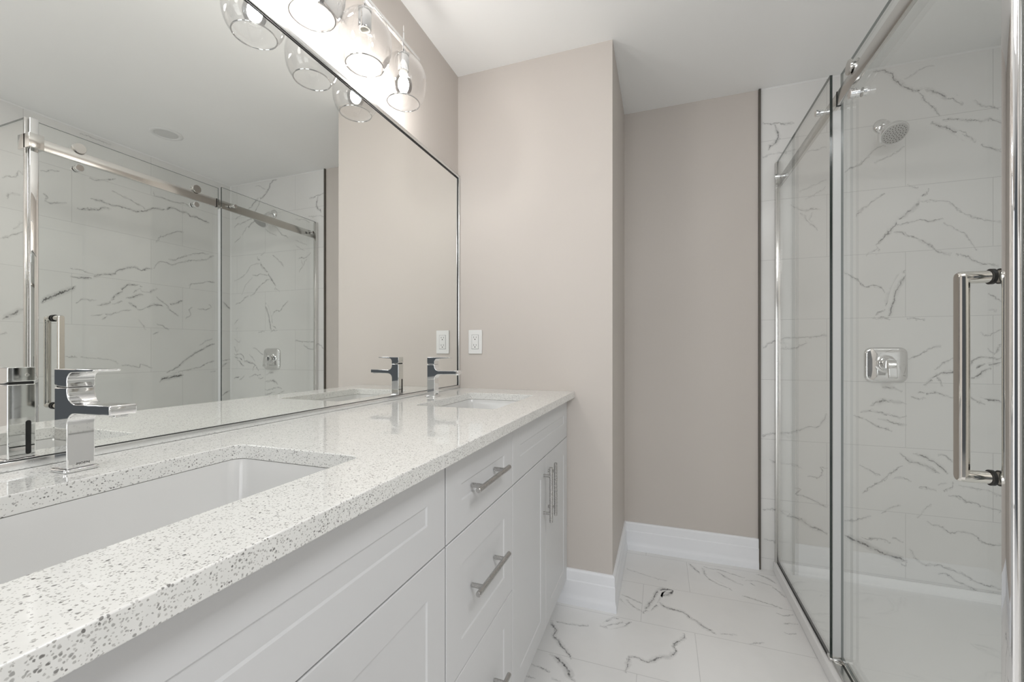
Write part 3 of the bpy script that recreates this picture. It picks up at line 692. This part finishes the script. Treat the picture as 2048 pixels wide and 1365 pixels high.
slab_with_holes(bm, [(0.0006, -0.005), (0.5711, -0.005), (0.5711, D - 0.0006), (0.0006, D - 0.0006)], [rrect(SX0, SX1, a, b, 0.022) for a, b in SINKS], ZU, ZC)
o = link('worktop', bm, QUARTZ, bevel=0.0015, seg=2)
tag(o, 'white speckled quartz worktop over the vanity with two sink cut-outs', 'worktop')

# ------------------------------------------------------------------ undermount sinks
def sink(y0, y1, label):
    cy = (y0 + y1) / 2; cx = (SX0 + SX1) / 2
    root = thing('sink', label, 'sink', (cx, cy, 0.76), 'undermount sinks')
    bm = BM(); loops = []
    zt = ZU - 0.0006
    spec = [(0.018, zt, 0.03), (-0.001, zt, 0.024), (0.0, zt - 0.003, 0.024), (0.004, zt - 0.02, 0.026), (0.010, zt - 0.09, 0.03), (0.016, zt - 0.112, 0.034), (0.030, zt - 0.124, 0.04), (0.06, zt - 0.129, 0.05), (0.12, zt - 0.131, 0.012)]
    first = True
    for ins, z, r in spec:
        if first: ins = -ins; first = False
        loops.append([bm.verts.new((x, y, z)) for x, y in rrect(SX0 + ins, SX1 - ins, y0 + ins, y1 - ins, r)])
    n = len(loops[0])
    for a, b in zip(loops, loops[1:]):
        for i in range(n): bm.faces.new((a[i], a[(i + 1) % n], b[(i + 1) % n], b[i]))
    bm.faces.new(loops[-1])
    outer = [[bm.verts.new((x, y, z)) for x, y in rrect(SX0 + i, SX1 - i, y0 + i, y1 - i, 0.03)] for i, z in ((-0.018, zt - 0.012), (-0.012, zt - 0.02), (0.0, zt - 0.12), (0.05, zt - 0.142))]
    for a, b in zip([loops[0]] + outer, outer):
        for i in range(n): bm.faces.new((a[i], a[(i + 1) % n], b[(i + 1) % n], b[i]))
    bm.faces.new(outer[-1])
    link('basin', bm, PORCELAIN, root, root, sharp=50)
    bm = BM(); M = Matrix.Translation((cx, cy, zt - 0.1312))
    lathe(bm, [(0, 0.003), (0.018, 0.0045), (0.021, 0.002), (0.024, 0.001), (0.030, 0.002), (0.0315, 0.0003), (0.0315, -0.006), (0, -0.006)], M, 32)
    link('drain', bm, CHROME, root, root)
sink(*SINKS[0], 'white rectangular undermount sink at the near end of the worktop')
sink(*SINKS[1], 'white rectangular undermount sink at the far end of the worktop, by the outlet wall')

# ------------------------------------------------------------------ faucets
def arc(cx, cz, r, a0, a1, n=8):
    return [(cx + r * math.cos(R(a0 + (a1 - a0) * i / n)), cz + r * math.sin(R(a0 + (a1 - a0) * i / n))) for i in range(n + 1)]
def faucet(fx, fy, label, letters):
    root = thing('faucet', label, 'faucet', (fx, fy, ZC), 'single-lever faucets')
    h = 0.0165
    bm = BM(); prism(bm, rrect(fx - 0.0215, fx + 0.0215, fy - 0.021, fy + 0.021, 0.006), 'z', ZC + 0.0003, ZC + 0.0052)
    link('base_plate', bm, CHROME, root, root, bevel=0.0015)
    # body: column that flows into the spout with hollow curves above and below
    zs0, zs1, zb, xt = ZC + 0.0880, ZC + 0.1025, ZC + 0.1265, fx + 0.118
    bm = BM(); r = 0.019
    poly = [(fx - h, ZC + 0.005), (fx + h, ZC + 0.005)]
    poly += [(fx + h, zs0 - r * 0.9)] + [(fx + h + r - r * math.cos(R(a)), zs0 - 0.0 - r * 0.9 + r * 0.9 * math.sin(R(a))) for a in range(12, 91, 13)]
    poly += [(xt - 0.001, zs0 + 0.0015), (xt, zs0 + 0.003), (xt, zs1 + 0.0005), (xt - 0.002, zs1 + 0.0015)]
    poly += [(fx + h + r - r * math.sin(R(a)), zs1 + r - r * math.cos(R(a))) for a in range(0, 79, 13)] + [(fx + h, zs1 + r), (fx + h, zb), (fx - h, zb)]
    prism(bm, poly, 'y', fy - h, fy + h)
    body = link('body', bm, CHROME, root, root, bevel=0.006, seg=5, sharp=40)
    bm = BM(); box(bm, xt - 0.020, xt - 0.004, fy - 0.008, fy + 0.008, zs0 - 0.002, zs0 + 0.003, 0, 0.001)
    link('aerator', bm, CHROME, root, root)
    # dark slot of the drain rod at the back, towards the mirror
    bm = BM()
    prism(bm, rrect(fy + 0.004, fy + 0.0105, ZC + 0.010, ZC + 0.066, 0.0031), 'x', fx - h - 0.0004, fx - h + 0.002)
    o = link('rod_slot', bm, HOLE, root, root); o['label'] = 'dark upright slot at the back'
    # lever
    zl = ZC + 0.1545; bm = BM(); z0 = zb + 0.0018; r = 0.012
    poly = [(fx - h, zb + 0.0042), (fx - h * 0.4, zb + 0.0016), (fx + h, zb + 0.0006), (fx + h, zl - 0.0058 - r)] + [(fx + h + r - r * math.cos(R(a)), zl - 0.0058 - r + r * math.sin(R(a))) for a in range(15, 91, 15)]
    poly += [(fx + 0.078, zl - 0.0036), (fx + 0.082, zl - 0.0012), (fx + 0.080, zl), (fx - h, zl)]
    prism(bm, poly, 'y', fy - h, fy + h)
    lever = link('lever', bm, CHROME, root, root, bevel=0.002, seg=3, sharp=40)
    bm = BM(); lathe(bm, [(0, 0.0008), (0.0022, 0.0008), (0.0028, 0.0), (0, 0)], Matrix.Translation((fx - h, fy + 0.006, zl - 0.013)) @ Matrix.Rotation(R(-90), 4, 'Y'), 16)
    link('screw_plug', bm, SATIN, lever, root)
    bm = BM(); box(bm, fx - h + 0.002, fx + h - 0.002, fy - h + 0.002, fy + h - 0.002, zb - 0.0005, zb + 0.006)
    link('seam', bm, HOLE, root, root)
    if letters:
        cu = bpy.data.curves.new('lettering', 'FONT'); cu.body = letters; cu.size = 0.0050; cu.align_x = 'CENTER'; cu.extrude = 0.00015; cu.space_character = 1.15
        tmp = bpy.data.objects.new('tmp', cu); COL.objects.link(tmp)
        dg = bpy.context.evaluated_depsgraph_get(); me = bpy.data.meshes.new_from_object(tmp.evaluated_get(dg))
        bpy.data.objects.remove(tmp)
        o = bpy.data.objects.new('lettering', me); COL.objects.link(o); me.materials.append(HOLE)
        o.parent = body; o['label'] = 'small dark maker lettering'
        M = Matrix.Translation((h + 0.0002, 0.002, 0.0098)) @ Matrix(((0, 0, 1, 0), (1, 0, 0, 0), (0, 1, 0, 0), (0, 0, 0, 1)))
        me.transform(M)
    return root
faucet(0.0875, 0.3800, 'polished chrome single-lever faucet at the near sink, large at the left', 'MOEN')
faucet(0.0875, 1.4450, 'small-looking chrome single-lever faucet at the far sink, below the outlet', 'MOEN')

# ------------------------------------------------------------------ mirror
MY0, MY1, MZ0, MZ1 = 0.004, D - 0.0008, ZC + 0.0004, 1.956
root = thing('wall_mirror', 'large framed wall mirror standing on the worktop', 'mirror', (0.003, (MY0 + MY1) / 2, MZ0))
bm = BM(); box(bm, 0.0005, 0.0059, MY0 + 0.006, MY1 - 0.006, MZ0 + 0.006, MZ1 - 0.006)
link('mirror_glass', bm, MIRROR, root, root, smooth=False)
bm = BM(); fw, ft = 0.0135, 0.0125
for y0, y1, z0, z1 in ((MY0, MY1, MZ0, MZ0 + fw), (MY0, MY1, MZ1 - fw, MZ1), (MY0, MY0 + fw, MZ0 + fw, MZ1 - fw), (MY1 - fw, MY1, MZ0 + fw, MZ1 - fw)):
    box(bm, 0.0005, ft, y0, y1, z0, z1, 0, 0.0012, 2)
o = link('frame', bm, SILVER, root, root); o['label'] = 'slim silver frame'
bm = BM(); i0, i1 = fw - 0.0004, fw + 0.0010
for y0, y1, z0, z1 in ((MY0 + fw, MY1 - fw, MZ0 + i0, MZ0 + i1), (MY0 + fw, MY1 - fw, MZ1 - i1 - 0.003, MZ1 - i0), (MY0 + i0, MY0 + i1, MZ0 + fw, MZ1 - fw), (MY1 - i1 - 0.002, MY1 - i0, MZ0 + fw, MZ1 - fw)):
    box(bm, 0.005, 0.0085, y0, y1, z0, z1)  # black strip paints the frame's dark reflection at its inner edge
o = link('inner_edge_reflection', bm, HOLE, root, root); o['label'] = 'thin black strip for the dark reflection along the frame'

# ------------------------------------------------------------------ power outlet
OX, OZ = 0.0935, 1.1525
root = thing('power_outlet', 'white double power outlet on the beige wall beside the mirror', 'outlet', (OX, D, OZ))
bm = BM(); prism(bm, rrect(OX - 0.035, OX + 0.035, OZ - 0.057, OZ + 0.057, 0.003), 'y', D - 0.0062, D - 0.0004)
link('cover_plate', bm, PLASTIC, root, root, bevel=0.0022, seg=3)
bm = BM(); prism(bm, rrect(OX - 0.0165, OX + 0.0165, OZ - 0.0335, OZ + 0.0335, 0.0015), 'y', D - 0.0078, D - 0.005)
rec = link('receptacle', bm, PLASTIC, root, root, bevel=0.0005)
bm = BM()
a, b2 = D - 0.0064, D - 0.0055
for x0, x1, z0, z1 in ((-0.0178, 0.0178, -0.0348, -0.0336), (-0.0176, -0.0167, -0.034, 0.034), (0.0167, 0.0176, -0.034, 0.034), (-0.0178, 0.0178, 0.0336, 0.0343)):
    box(bm, OX + x0, OX + x1, a, b2, OZ + z0, OZ + z1)
o = link('plate_gap', bm, HOLE, root, root)
for s in (0.0185, -0.0185):
    for dx, hh in ((-0.0064, 0.0042), (0.0064, 0.0035)):
        bm = BM(); box(bm, OX + dx - 0.0009, OX + dx + 0.0009, D - 0.0081, D - 0.0075, OZ + s + 0.0035 - hh, OZ + s + 0.0035 + hh)
        o = link('slot', bm, HOLE, rec, root)
    bm = BM(); prism(bm, [(OX - 0.0022, OZ + s - 0.0085), (OX + 0.0022, OZ + s - 0.0085), (OX + 0.0026, OZ + s - 0.006), (OX + 0.0015, OZ + s - 0.0038), (OX - 0.0015, OZ + s - 0.0038), (OX - 0.0026, OZ + s - 0.006)], 'y', D - 0.0081, D - 0.0075)
    link('ground_hole', bm, HOLE, rec, root)

# ------------------------------------------------------------------ vanity light
LX, LZ = 0.105, 2.157
LY = (1.220, 1.023, 0.826, 0.629)
root = thing('vanity_light', 'chrome bar light with four clear glass shades above the mirror', 'wall light', (0.0, 0.925, LZ))
bm = BM(); box(bm, 0.0006, 0.022, 0.825, 1.025, LZ - 0.058, LZ + 0.058, 0, 0.003)
link('wall_plate', bm, CHROME, root, root)
for y in (0.88, 0.97):
    bm = BM(); rod(bm, (0.021, y, LZ), (LX, y, LZ), 0.006); link('arm', bm, CHROME, root, root)
bm = BM(); box(bm, LX - 0.006, LX + 0.006, 0.536, 1.314, LZ - 0.006, LZ + 0.006, 0, 0.0008)
link('crossbar', bm, CHROME, root, root)
SH = [(0.0185, 2.1155), (0.026, 2.1125), (0.040, 2.104), (0.0545, 2.090), (0.067, 2.071), (0.0745, 2.050), (0.0775, 2.028), (0.0768, 2.006), (0.073, 1.986), (0.0665, 1.970), (0.0580, 1.959), (0.0535, 1.9555)]
def smoothprof(P, n=4):
    return [(p.x, p.y) for p in spline([(a, b) for a, b in P], 0.004)]
for i, y in enumerate(LY):
    T = Matrix.Translation((LX, y, 0))
    bm = BM(); rod(bm, (LX, y, 2.118), (LX, y, 2.192), 0.0032, 14)
    lathe(bm, [(0, 2.196), (0.0016, 2.196), (0.0022, 2.205), (0.0008, 2.2175), (0, 2.218)][::-1], T, 12)
    lathe(bm, [(0.0042, 2.140), (0.0065, 2.134), (0.013, 2.124), (0.0185, 2.1175), (0.0195, 2.1165), (0.0195, 2.1145), (0.0, 2.1145)], T, 24)
    link('stem', bm, CHROME, root, root)
    bm = BM(); pr = smoothprof(SH)
    inner = [(max(0.004, r - 0.0016), z - (0.0012 if r < 0.04 and z > 2.05 else 0.0)) for r, z in pr]
    lathe(bm, pr + [(0.0545, 1.9538), (0.0520, 1.9538)] + inner[::-1], T, 48, 0, True)
    sh = link('lamp_shade', bm, SHADE, root, root, sharp=80)
    bm = BM(); lathe(bm, [(0.0533 + 0.0019 * math.cos(R(a)), 1.9540 + 0.0019 * math.sin(R(a))) for a in range(0, 360, 45)], T, 48, 0, True)
    link('rim', bm, RIM, sh, root)
    bm = BM(); lathe(bm, [(0, 2.1143), (0.0165, 2.1143), (0.0165, 2.108), (0.0188, 2.1065), (0.0188, 2.063), (0.0176, 2.060), (0.0155, 2.060), (0.0155, 2.085), (0, 2.085)], T, 28)
    so = link('socket', bm, CHROME, root, root)
    if i == 1:
        bm = BM(); lathe(bm, [(0.0153, 2.062), (0.0153, 2.059), (0.0122, 2.059), (0.0122, 2.082), (0, 2.082), (0, 2.084), (0.0153, 2.084)], T, 24)
        o = link('socket_liner', bm, SOCKET_WHITE, so, root); o['label'] = 'pale liner of the empty socket'
    else:
        bm = BM(); lathe(bm, [(0, 2.084), (0.0125, 2.084), (0.0125, 2.066), (0.0140, 2.063), (0.0145, 2.050), (0.0120, 2.048), (0, 2.048)], T, 24)
        link('bulb_base', bm, SOCKET_WHITE, so, root)
        bm = BM(); g = [(0.0118, 2.049), (0.0150, 2.046), (0.0215, 2.039), (0.0270, 2.028), (0.0290, 2.016), (0.0275, 2.003), (0.0225, 1.993), (0.0130, 1.9865), (0.0, 1.9845)]
        lathe(bm, smoothprof(g)[:-1] + [(0, 1.9845)], T, 32)
        bu = link('bulb', bm, SHADE, root, root, sharp=80)
        bm = BM(); lathe(bm, [(0, 2.0455), (0.006, 2.044), (0.012, 2.037), (0.0165, 2.027), (0.018, 2.016), (0.0165, 2.005), (0.011, 1.996), (0, 1.992)], T, 24)
        o = link('glowing_core', bm, GLOW, bu, root, sharp=80); o['label'] = 'white glowing core of the lit bulb'

# ------------------------------------------------------------------ shower tray
bm = BM()
TX0, TX1, TY0, TY1 = 1.4605, XB - 0.001, YP - 0.018, YR - 0.001
rim = [(0, 0.0), (0, 0.0465), (0.0035, 0.050), (0.030, 0.050), (0.036, 0.047), (0.046, 0.020), (0.055, 0.014)]
def tray_ring(i, z, back):
    # low threshold on the room sides, a small lip along the walls
    return [bm.verts.new(p) for p in ((TX0 + i, TY0 + i, z), (TX1 - back, TY0 + i, z), (TX1 - back, TY1 - back, z), (TX0 + i, TY1 - back, z))]
rg = [tray_ring(i, z, {0: 0, 1: 0, 2: 0.0005, 3: 0.012, 4: 0.015, 5: 0.022, 6: 0.03}[k]) for k, (i, z) in enumerate(rim)]
for a, b in zip(rg, rg[1:]):
    for i in range(4): bm.faces.new((a[i], a[(i + 1) % 4], b[(i + 1) % 4], b[i]))
bm.faces.new(rg[-1]); bm.faces.new(rg[0][::-1])
o = link('shower_tray', bm, ACRYLIC, bevel=0.002)
tag(o, 'low white acrylic shower tray on the floor under the glass enclosure', 'shower tray')

# ------------------------------------------------------------------ shower enclosure
ZGT, ZGB = 2.0555, 0.0515
root = thing('shower_enclosure', 'frameless glass shower enclosure with chrome top rail and sliding door', 'shower', (XG, (YP + YR) / 2, 0.05))
def pane(name, x0, x1, y0, y1, z0, z1, thin, par, dark=()):
    """clear faces on the two big sides, green-black rim all round"""
    bm = BM(); fs = box(bm, x0, x1, y0, y1, z0, z1)
    big = (3, 5) if thin == 'x' else (2, 4)
    for i, f in enumerate(fs): f.material_index = 0 if i in big else (2 if i in dark else 1)
    o = link(name, bm, [SHEET, PALE_EDGE, EDGE], par, root, smooth=False)
    return o
DG0, DG1 = 1.507, 1.515
pane('fixed_panel', XG - 0.004, XG + 0.004, 1.722, YR - 0.022, ZGB, ZGT, 'x', root, (2,))
pane('return_panel', 1.5115, XB - 0.016, YP - 0.004, YP + 0.004, ZGB, ZGT, 'y', root)
door = pane('sliding_door', DG0, DG1, 0.9725, 1.728, ZGB + 0.012, ZGT, 'x', root)
bm = BM(); box(bm, XG - 0.010, XG + 0.010, YR - 0.0235, YR - 0.0008, 0.0515, ZGT - 0.002, 0, 0.001)
link('wall_channel', bm, SATIN, root, root)
bm = BM(); box(bm, XB - 0.018, XB - 0.0008, YP - 0.010, YP + 0.010, 0.0515, ZGT - 0.002, 0, 0.001)
link('wall_channel', bm, SATIN, root, root)
bm = BM(); box(bm, XG - 0.0055, XG + 0.0055, 1.722, YR - 0.0235, 0.0512, 0.0560)
o = link('sealing_gasket', bm, HOLE, root, root)
# corner post: a slim bright profile with a darker one behind it
bm = BM()
box(bm, 1.4850, 1.4980, 0.9445, 0.9710, 0.0512, ZGT + 0.002, 0, 0.003, 3)
link('corner_post', bm, CHROME, root, root)
bm = BM()
box(bm, 1.4985, 1.5110, 0.9350, 0.9480, 0.0512, ZGT + 0.001, 0, 0.002, 2)
link('corner_post', bm, SATIN, root, root)
# top rail and its corner bracket
RX0, RX1, RZ0, RZ1 = 1.488, 1.499, 1.9370, 1.9840
bm = BM(); box(bm, RX0, RX1, 0.978, YR - 0.003, RZ0, RZ1, 0, 0.001)
link('top_rail', bm, SATIN, root, root)
bm = BM(); box(bm, 1.468, 1.552, 0.935, 0.980, RZ0 - 0.006, RZ1 + 0.006, 0, 0.0015)
link('rail_bracket', bm, SATIN, root, root)
def knob(name, y, z, r, x0, x1, par, mat=CHROME, gap=True):
    bm = BM(); M = Matrix.Translation((x0, y, z)) @ Matrix.Rotation(R(90), 4, 'Y'); L = x1 - x0; m = L * 0.62
    prof = [(0, 0), (r - 0.0012, 0), (r, 0.0012), (r, m - 0.001), (r * 0.84, m - 0.001), (r * 0.84, m + 0.001), (r, m + 0.001), (r, L), (0, L)] if gap else [(0, 0), (r - 0.0012, 0), (r, 0.0012), (r, L), (0, L)]
    lathe(bm, prof, M, 32)
    return link(name, bm, mat, par, root)
for y in (1.790, 2.375):
    knob('standoff', y, (RZ0 + RZ1) / 2 + 0.004, 0.011, XG - 0.026, XG - 0.0042, root)
    knob('standoff', y, (RZ0 + RZ1) / 2 + 0.004, 0.010, XG + 0.0042, RX0, root, gap=False)
for y in (1.099, 1.590):
    # grooved wheel riding on the rail, its cap towards the room
    bm = BM(); M = Matrix.Translation((1.4795, y, RZ1 + 0.014)) @ Matrix.Rotation(R(90), 4, 'Y')
    lathe(bm, [(0, 0), (0.0205, 0), (0.022, 0.0012), (0.022, 0.0060), (0.0185, 0.0066), (0.0140, 0.0100), (0.0140, 0.0180), (0.0185, 0.0205), (0.0215, 0.0210), (0.0215, 0.0245), (0.010, 0.0250), (0.010, 0.0274), (0, 0.0274)], M, 36)
    link('roller', bm, SATIN, door, root)
    knob('safety_stop', y, RZ0 - 0.024, 0.0145, 1.483, DG0 - 0.0002, door)
    knob('safety_stop', y, RZ0 - 0.024, 0.0145, DG1 + 0.0002, DG1 + 0.010, door, gap=False)
bm = BM(); box(bm, RX0 - 0.001, RX1 + 0.001, 1.700, 1.706, RZ0 - 0.001, RZ1 + 0.001)
link('door_stop', bm, HOLE, root, root)
# handle through the glass: two round bars on cross pins with black rings
HY, HZ0, HZ1, HX = 1.027, 0.866, 1.2605, 1.462
bm = BM(); hr = 0.0115
def flat_bar(cx, sgn):
    # round bar with a flat face towards the outside and rounded ends
    rings = []
    for dx, w in ((-0.0077, 0.0083), (-0.0070, 0.0091), (-0.0045, 0.0106), (0.0, hr), (0.0045, 0.0106), (0.0080, 0.0083), (0.0104, 0.0048), (0.0115, 0.0012)):
        rings.append([bm.verts.new((cx + sgn * dx, y, z)) for y, z in rrect(HY - w, HY + w, HZ0 + (hr - w), HZ1 - (hr - w), w * 0.999, 8)])
    for a, b in zip(rings, rings[1:]):
        for i in range(len(a)): bm.faces.new((a[i], a[(i + 1) % len(a)], b[(i + 1) % len(a)], b[i]))
    bm.faces.new(rings[0]); bm.faces.new(rings[-1])
flat_bar(HX, 1); flat_bar(DG0 + DG1 - HX, -1)
for z in (HZ0 + hr, HZ1 - hr):
    rod(bm, (HX, HY, z), (DG0, HY, z), hr * 0.98, 28); rod(bm, (DG1, HY, z), (DG0 + DG1 - HX, HY, z), hr * 0.98, 28)
handle = link('handle', bm, POLISHED, door, root, sharp=18); handle['label'] = 'tall polished pull bar'
for z in (HZ0 + hr, HZ1 - hr):
    bm = BM()
    rod(bm, (DG0 - 0.0055, HY, z), (DG0 - 0.0001, HY, z), hr + 0.0028, 28); rod(bm, (DG1 + 0.0001, HY, z), (DG1 + 0.0055, HY, z), hr + 0.0028, 28)
    o = link('handle_ring', bm, RUBBER, door, root); o['label'] = 'black rubber ring where the handle meets the glass'
# milky strip closing the gap between door and fixed panel
bm = BM(); box(bm, XG + 0.006, DG0 - 0.0006, 1.7225, 1.7250, 0.066, RZ0 - 0.006); box(bm, DG0 - 0.004, DG1 + 0.001, 1.7285, 1.7310, 0.066, RZ0 - 0.006)
link('door_seal', bm, SEAL, root, root)
# bottom guide block and track on the threshold
bm = BM(); box(bm, XG - 0.006, DG1 + 0.004, 1.712, 1.742, 0.0512, 0.0625, 0, 0.002)
link('bottom_guide', bm, SATIN, root, root)
bm = BM(); box(bm, XG - 0.001, XG + 0.005, 0.975, 1.711, 0.0512, 0.0600, 0, 0.001); box(bm, DG1 + 0.003, DG1 + 0.009, 0.975, 1.711, 0.0512, 0.0600, 0, 0.001); box(bm, XG + 0.005, DG1 + 0.003, 0.975, 1.711, 0.0512, 0.0530)
link('bottom_track', bm, SATIN, root, root)

# ------------------------------------------------------------------ shower head
SHX, SHZ = 1.9024, 2.163
root = thing('showerhead', 'round chrome shower head on the marble tile wall', 'shower head', (SHX, YR, SHZ))
bm = BM(); MY = Matrix.Translation((SHX, YR - 0.0006, SHZ)) @ Matrix.Rotation(R(90), 4, 'X')
lathe(bm, [(0, 0), (0.0345, 0), (0.0345, 0.003), (0.030, 0.010), (0.020, 0.0165), (0.012, 0.019), (0, 0.019)], MY, 36)
link('flange', bm, CHROME, root, root)
bm = BM(); tube(bm, [(SHX, YR - 0.012, SHZ), (SHX, YR - 0.03, SHZ + 0.001), (SHX, YR - 0.048, SHZ - 0.004), (SHX, YR - 0.060, SHZ - 0.014), (SHX, YR - 0.070, SHZ - 0.026)], 0.0098, 18)
link('arm', bm, CHROME, root, root)
fc = Vector((SHX, 2.318, 2.070)); pv = Vector((SHX, YR - 0.066, SHZ - 0.024)); ax = (fc - pv).normalized(); ax = Vector((0.05, -0.62, -0.78)).normalized()
M = Matrix.Translation(fc) @ ax.to_track_quat('Z', 'Y').to_matrix().to_4x4()
bm = BM(); lathe(bm, [(0, 0.0), (0.046, 0.0), (0.0505, -0.001), (0.053, -0.006), (0.0525, -0.014), (0.048, -0.024), (0.038, -0.038), (0.027, -0.050), (0.020, -0.058), (0.0175, -0.066), (0.0185, -0.074), (0.015, -0.083), (0, -0.086)], M, 48)
hd = link('head', bm, CHROME, root, root)
bm = BM(); lathe(bm, [(0, 0.0018), (0.044, 0.0018), (0.0462, 0.0004), (0, 0.0002)], M, 48)
fp = link('spray_face', bm, plain('grey_spray_face', (0.52, 0.52, 0.51), 0.35), hd, root); fp['label'] = 'grey spray plate'
bm = BM()
for rr, n in ((0.0, 1), (0.0095, 6), (0.019, 12), (0.0285, 17), (0.038, 22)):
    for i in range(n):
        a = 2 * math.pi * i / n + rr * 40
        lathe(bm, [(0, 0.0034), (0.0016, 0.0032), (0.0021, 0.0017), (0, 0.0017)], M @ Matrix.Translation((rr * math.cos(a), rr * math.sin(a), 0)), 8)
nz = link('nozzles', bm, plain('dark_nozzle', (0.035, 0.035, 0.035), 0.5), hd, root); nz['kind'] = 'stuff'

# ------------------------------------------------------------------ shower valve
VX, VZ = 1.9166, 1.0445
root = thing('shower_valve', 'chrome shower valve with square plate on the marble tile wall', 'shower valve', (VX, YR, VZ))
bm = BM(); loops = []
for ins, dy, r in ((0, 0.0005, 0.030), (0.0, 0.006, 0.030), (0.003, 0.010, 0.030), (0.010, 0.0125, 0.028), (0.04, 0.0145, 0.03)):
    loops.append([bm.verts.new((x, YR - dy, z)) for x, z in rrect(VX - 0.082 + ins, VX + 0.082 - ins, VZ - 0.082 + ins, VZ + 0.082 - ins, r, 8)])
for a, b in zip(loops, loops[1:]):
    for i in range(len(a)): bm.faces.new((a[i], a[(i + 1) % len(a)], b[(i + 1) % len(a)], b[i]))
bm.faces.new(loops[0]); bm.faces.new(loops[-1])
link('wall_plate', bm, CHROME, root, root, sharp=50)
bm = BM(); MV = Matrix.Translation((VX - 0.002, YR - 0.013, VZ + 0.004)) @ Matrix.Rotation(R(90), 4, 'X')
lathe(bm, [(0, 0), (0.041, 0), (0.041, 0.002), (0.036, 0.004), (0.0325, 0.006), (0.0310, 0.012), (0.0285, 0.013), (0.0265, 0.034), (0.0245, 0.040), (0, 0.041)], MV, 40)
link('hub', bm, CHROME, root, root)
bm = BM(); x0, x1 = VX - 0.016, VX + 0.018
poly = [(YR - 0.040, VZ + 0.028), (YR - 0.060, VZ + 0.022), (YR - 0.068, VZ + 0.008), (YR - 0.074, VZ - 0.052), (YR - 0.071, VZ - 0.060), (YR - 0.064, VZ - 0.060), (YR - 0.058, VZ - 0.020), (YR - 0.050, VZ - 0.014), (YR - 0.040, VZ - 0.014)]
prism(bm, poly, 'x', x0, x1)
link('lever', bm, CHROME, root, root, bevel=0.004, seg=3)

# ------------------------------------------------------------------ recessed ceiling light over the shower (switched off)
RLX, RLY = 1.94, 1.714
root = thing('recessed_light', 'round white unlit recessed light in the shower ceiling, seen in the mirror', 'ceiling light', (RLX, RLY, CE))
MR = Matrix.Translation((RLX, RLY, CE - 0.0004)) @ Matrix.Rotation(R(180), 4, 'X')
bm = BM(); lathe(bm, [(0.058, 0.0), (0.082, 0.0), (0.082, 0.0015), (0.076, 0.005), (0.064, 0.0055), (0.058, 0.002)], MR, 48, 0, True)
link('trim_ring', bm, PLASTIC, root, root)
bm = BM(); lathe(bm, [(0, 0.0), (0.0578, 0.0), (0.0578, 0.002), (0.03, 0.003), (0, 0.0032)], MR, 48)
link('lens', bm, plain('frosted_lens', (0.70, 0.70, 0.69), 0.4), root, root)
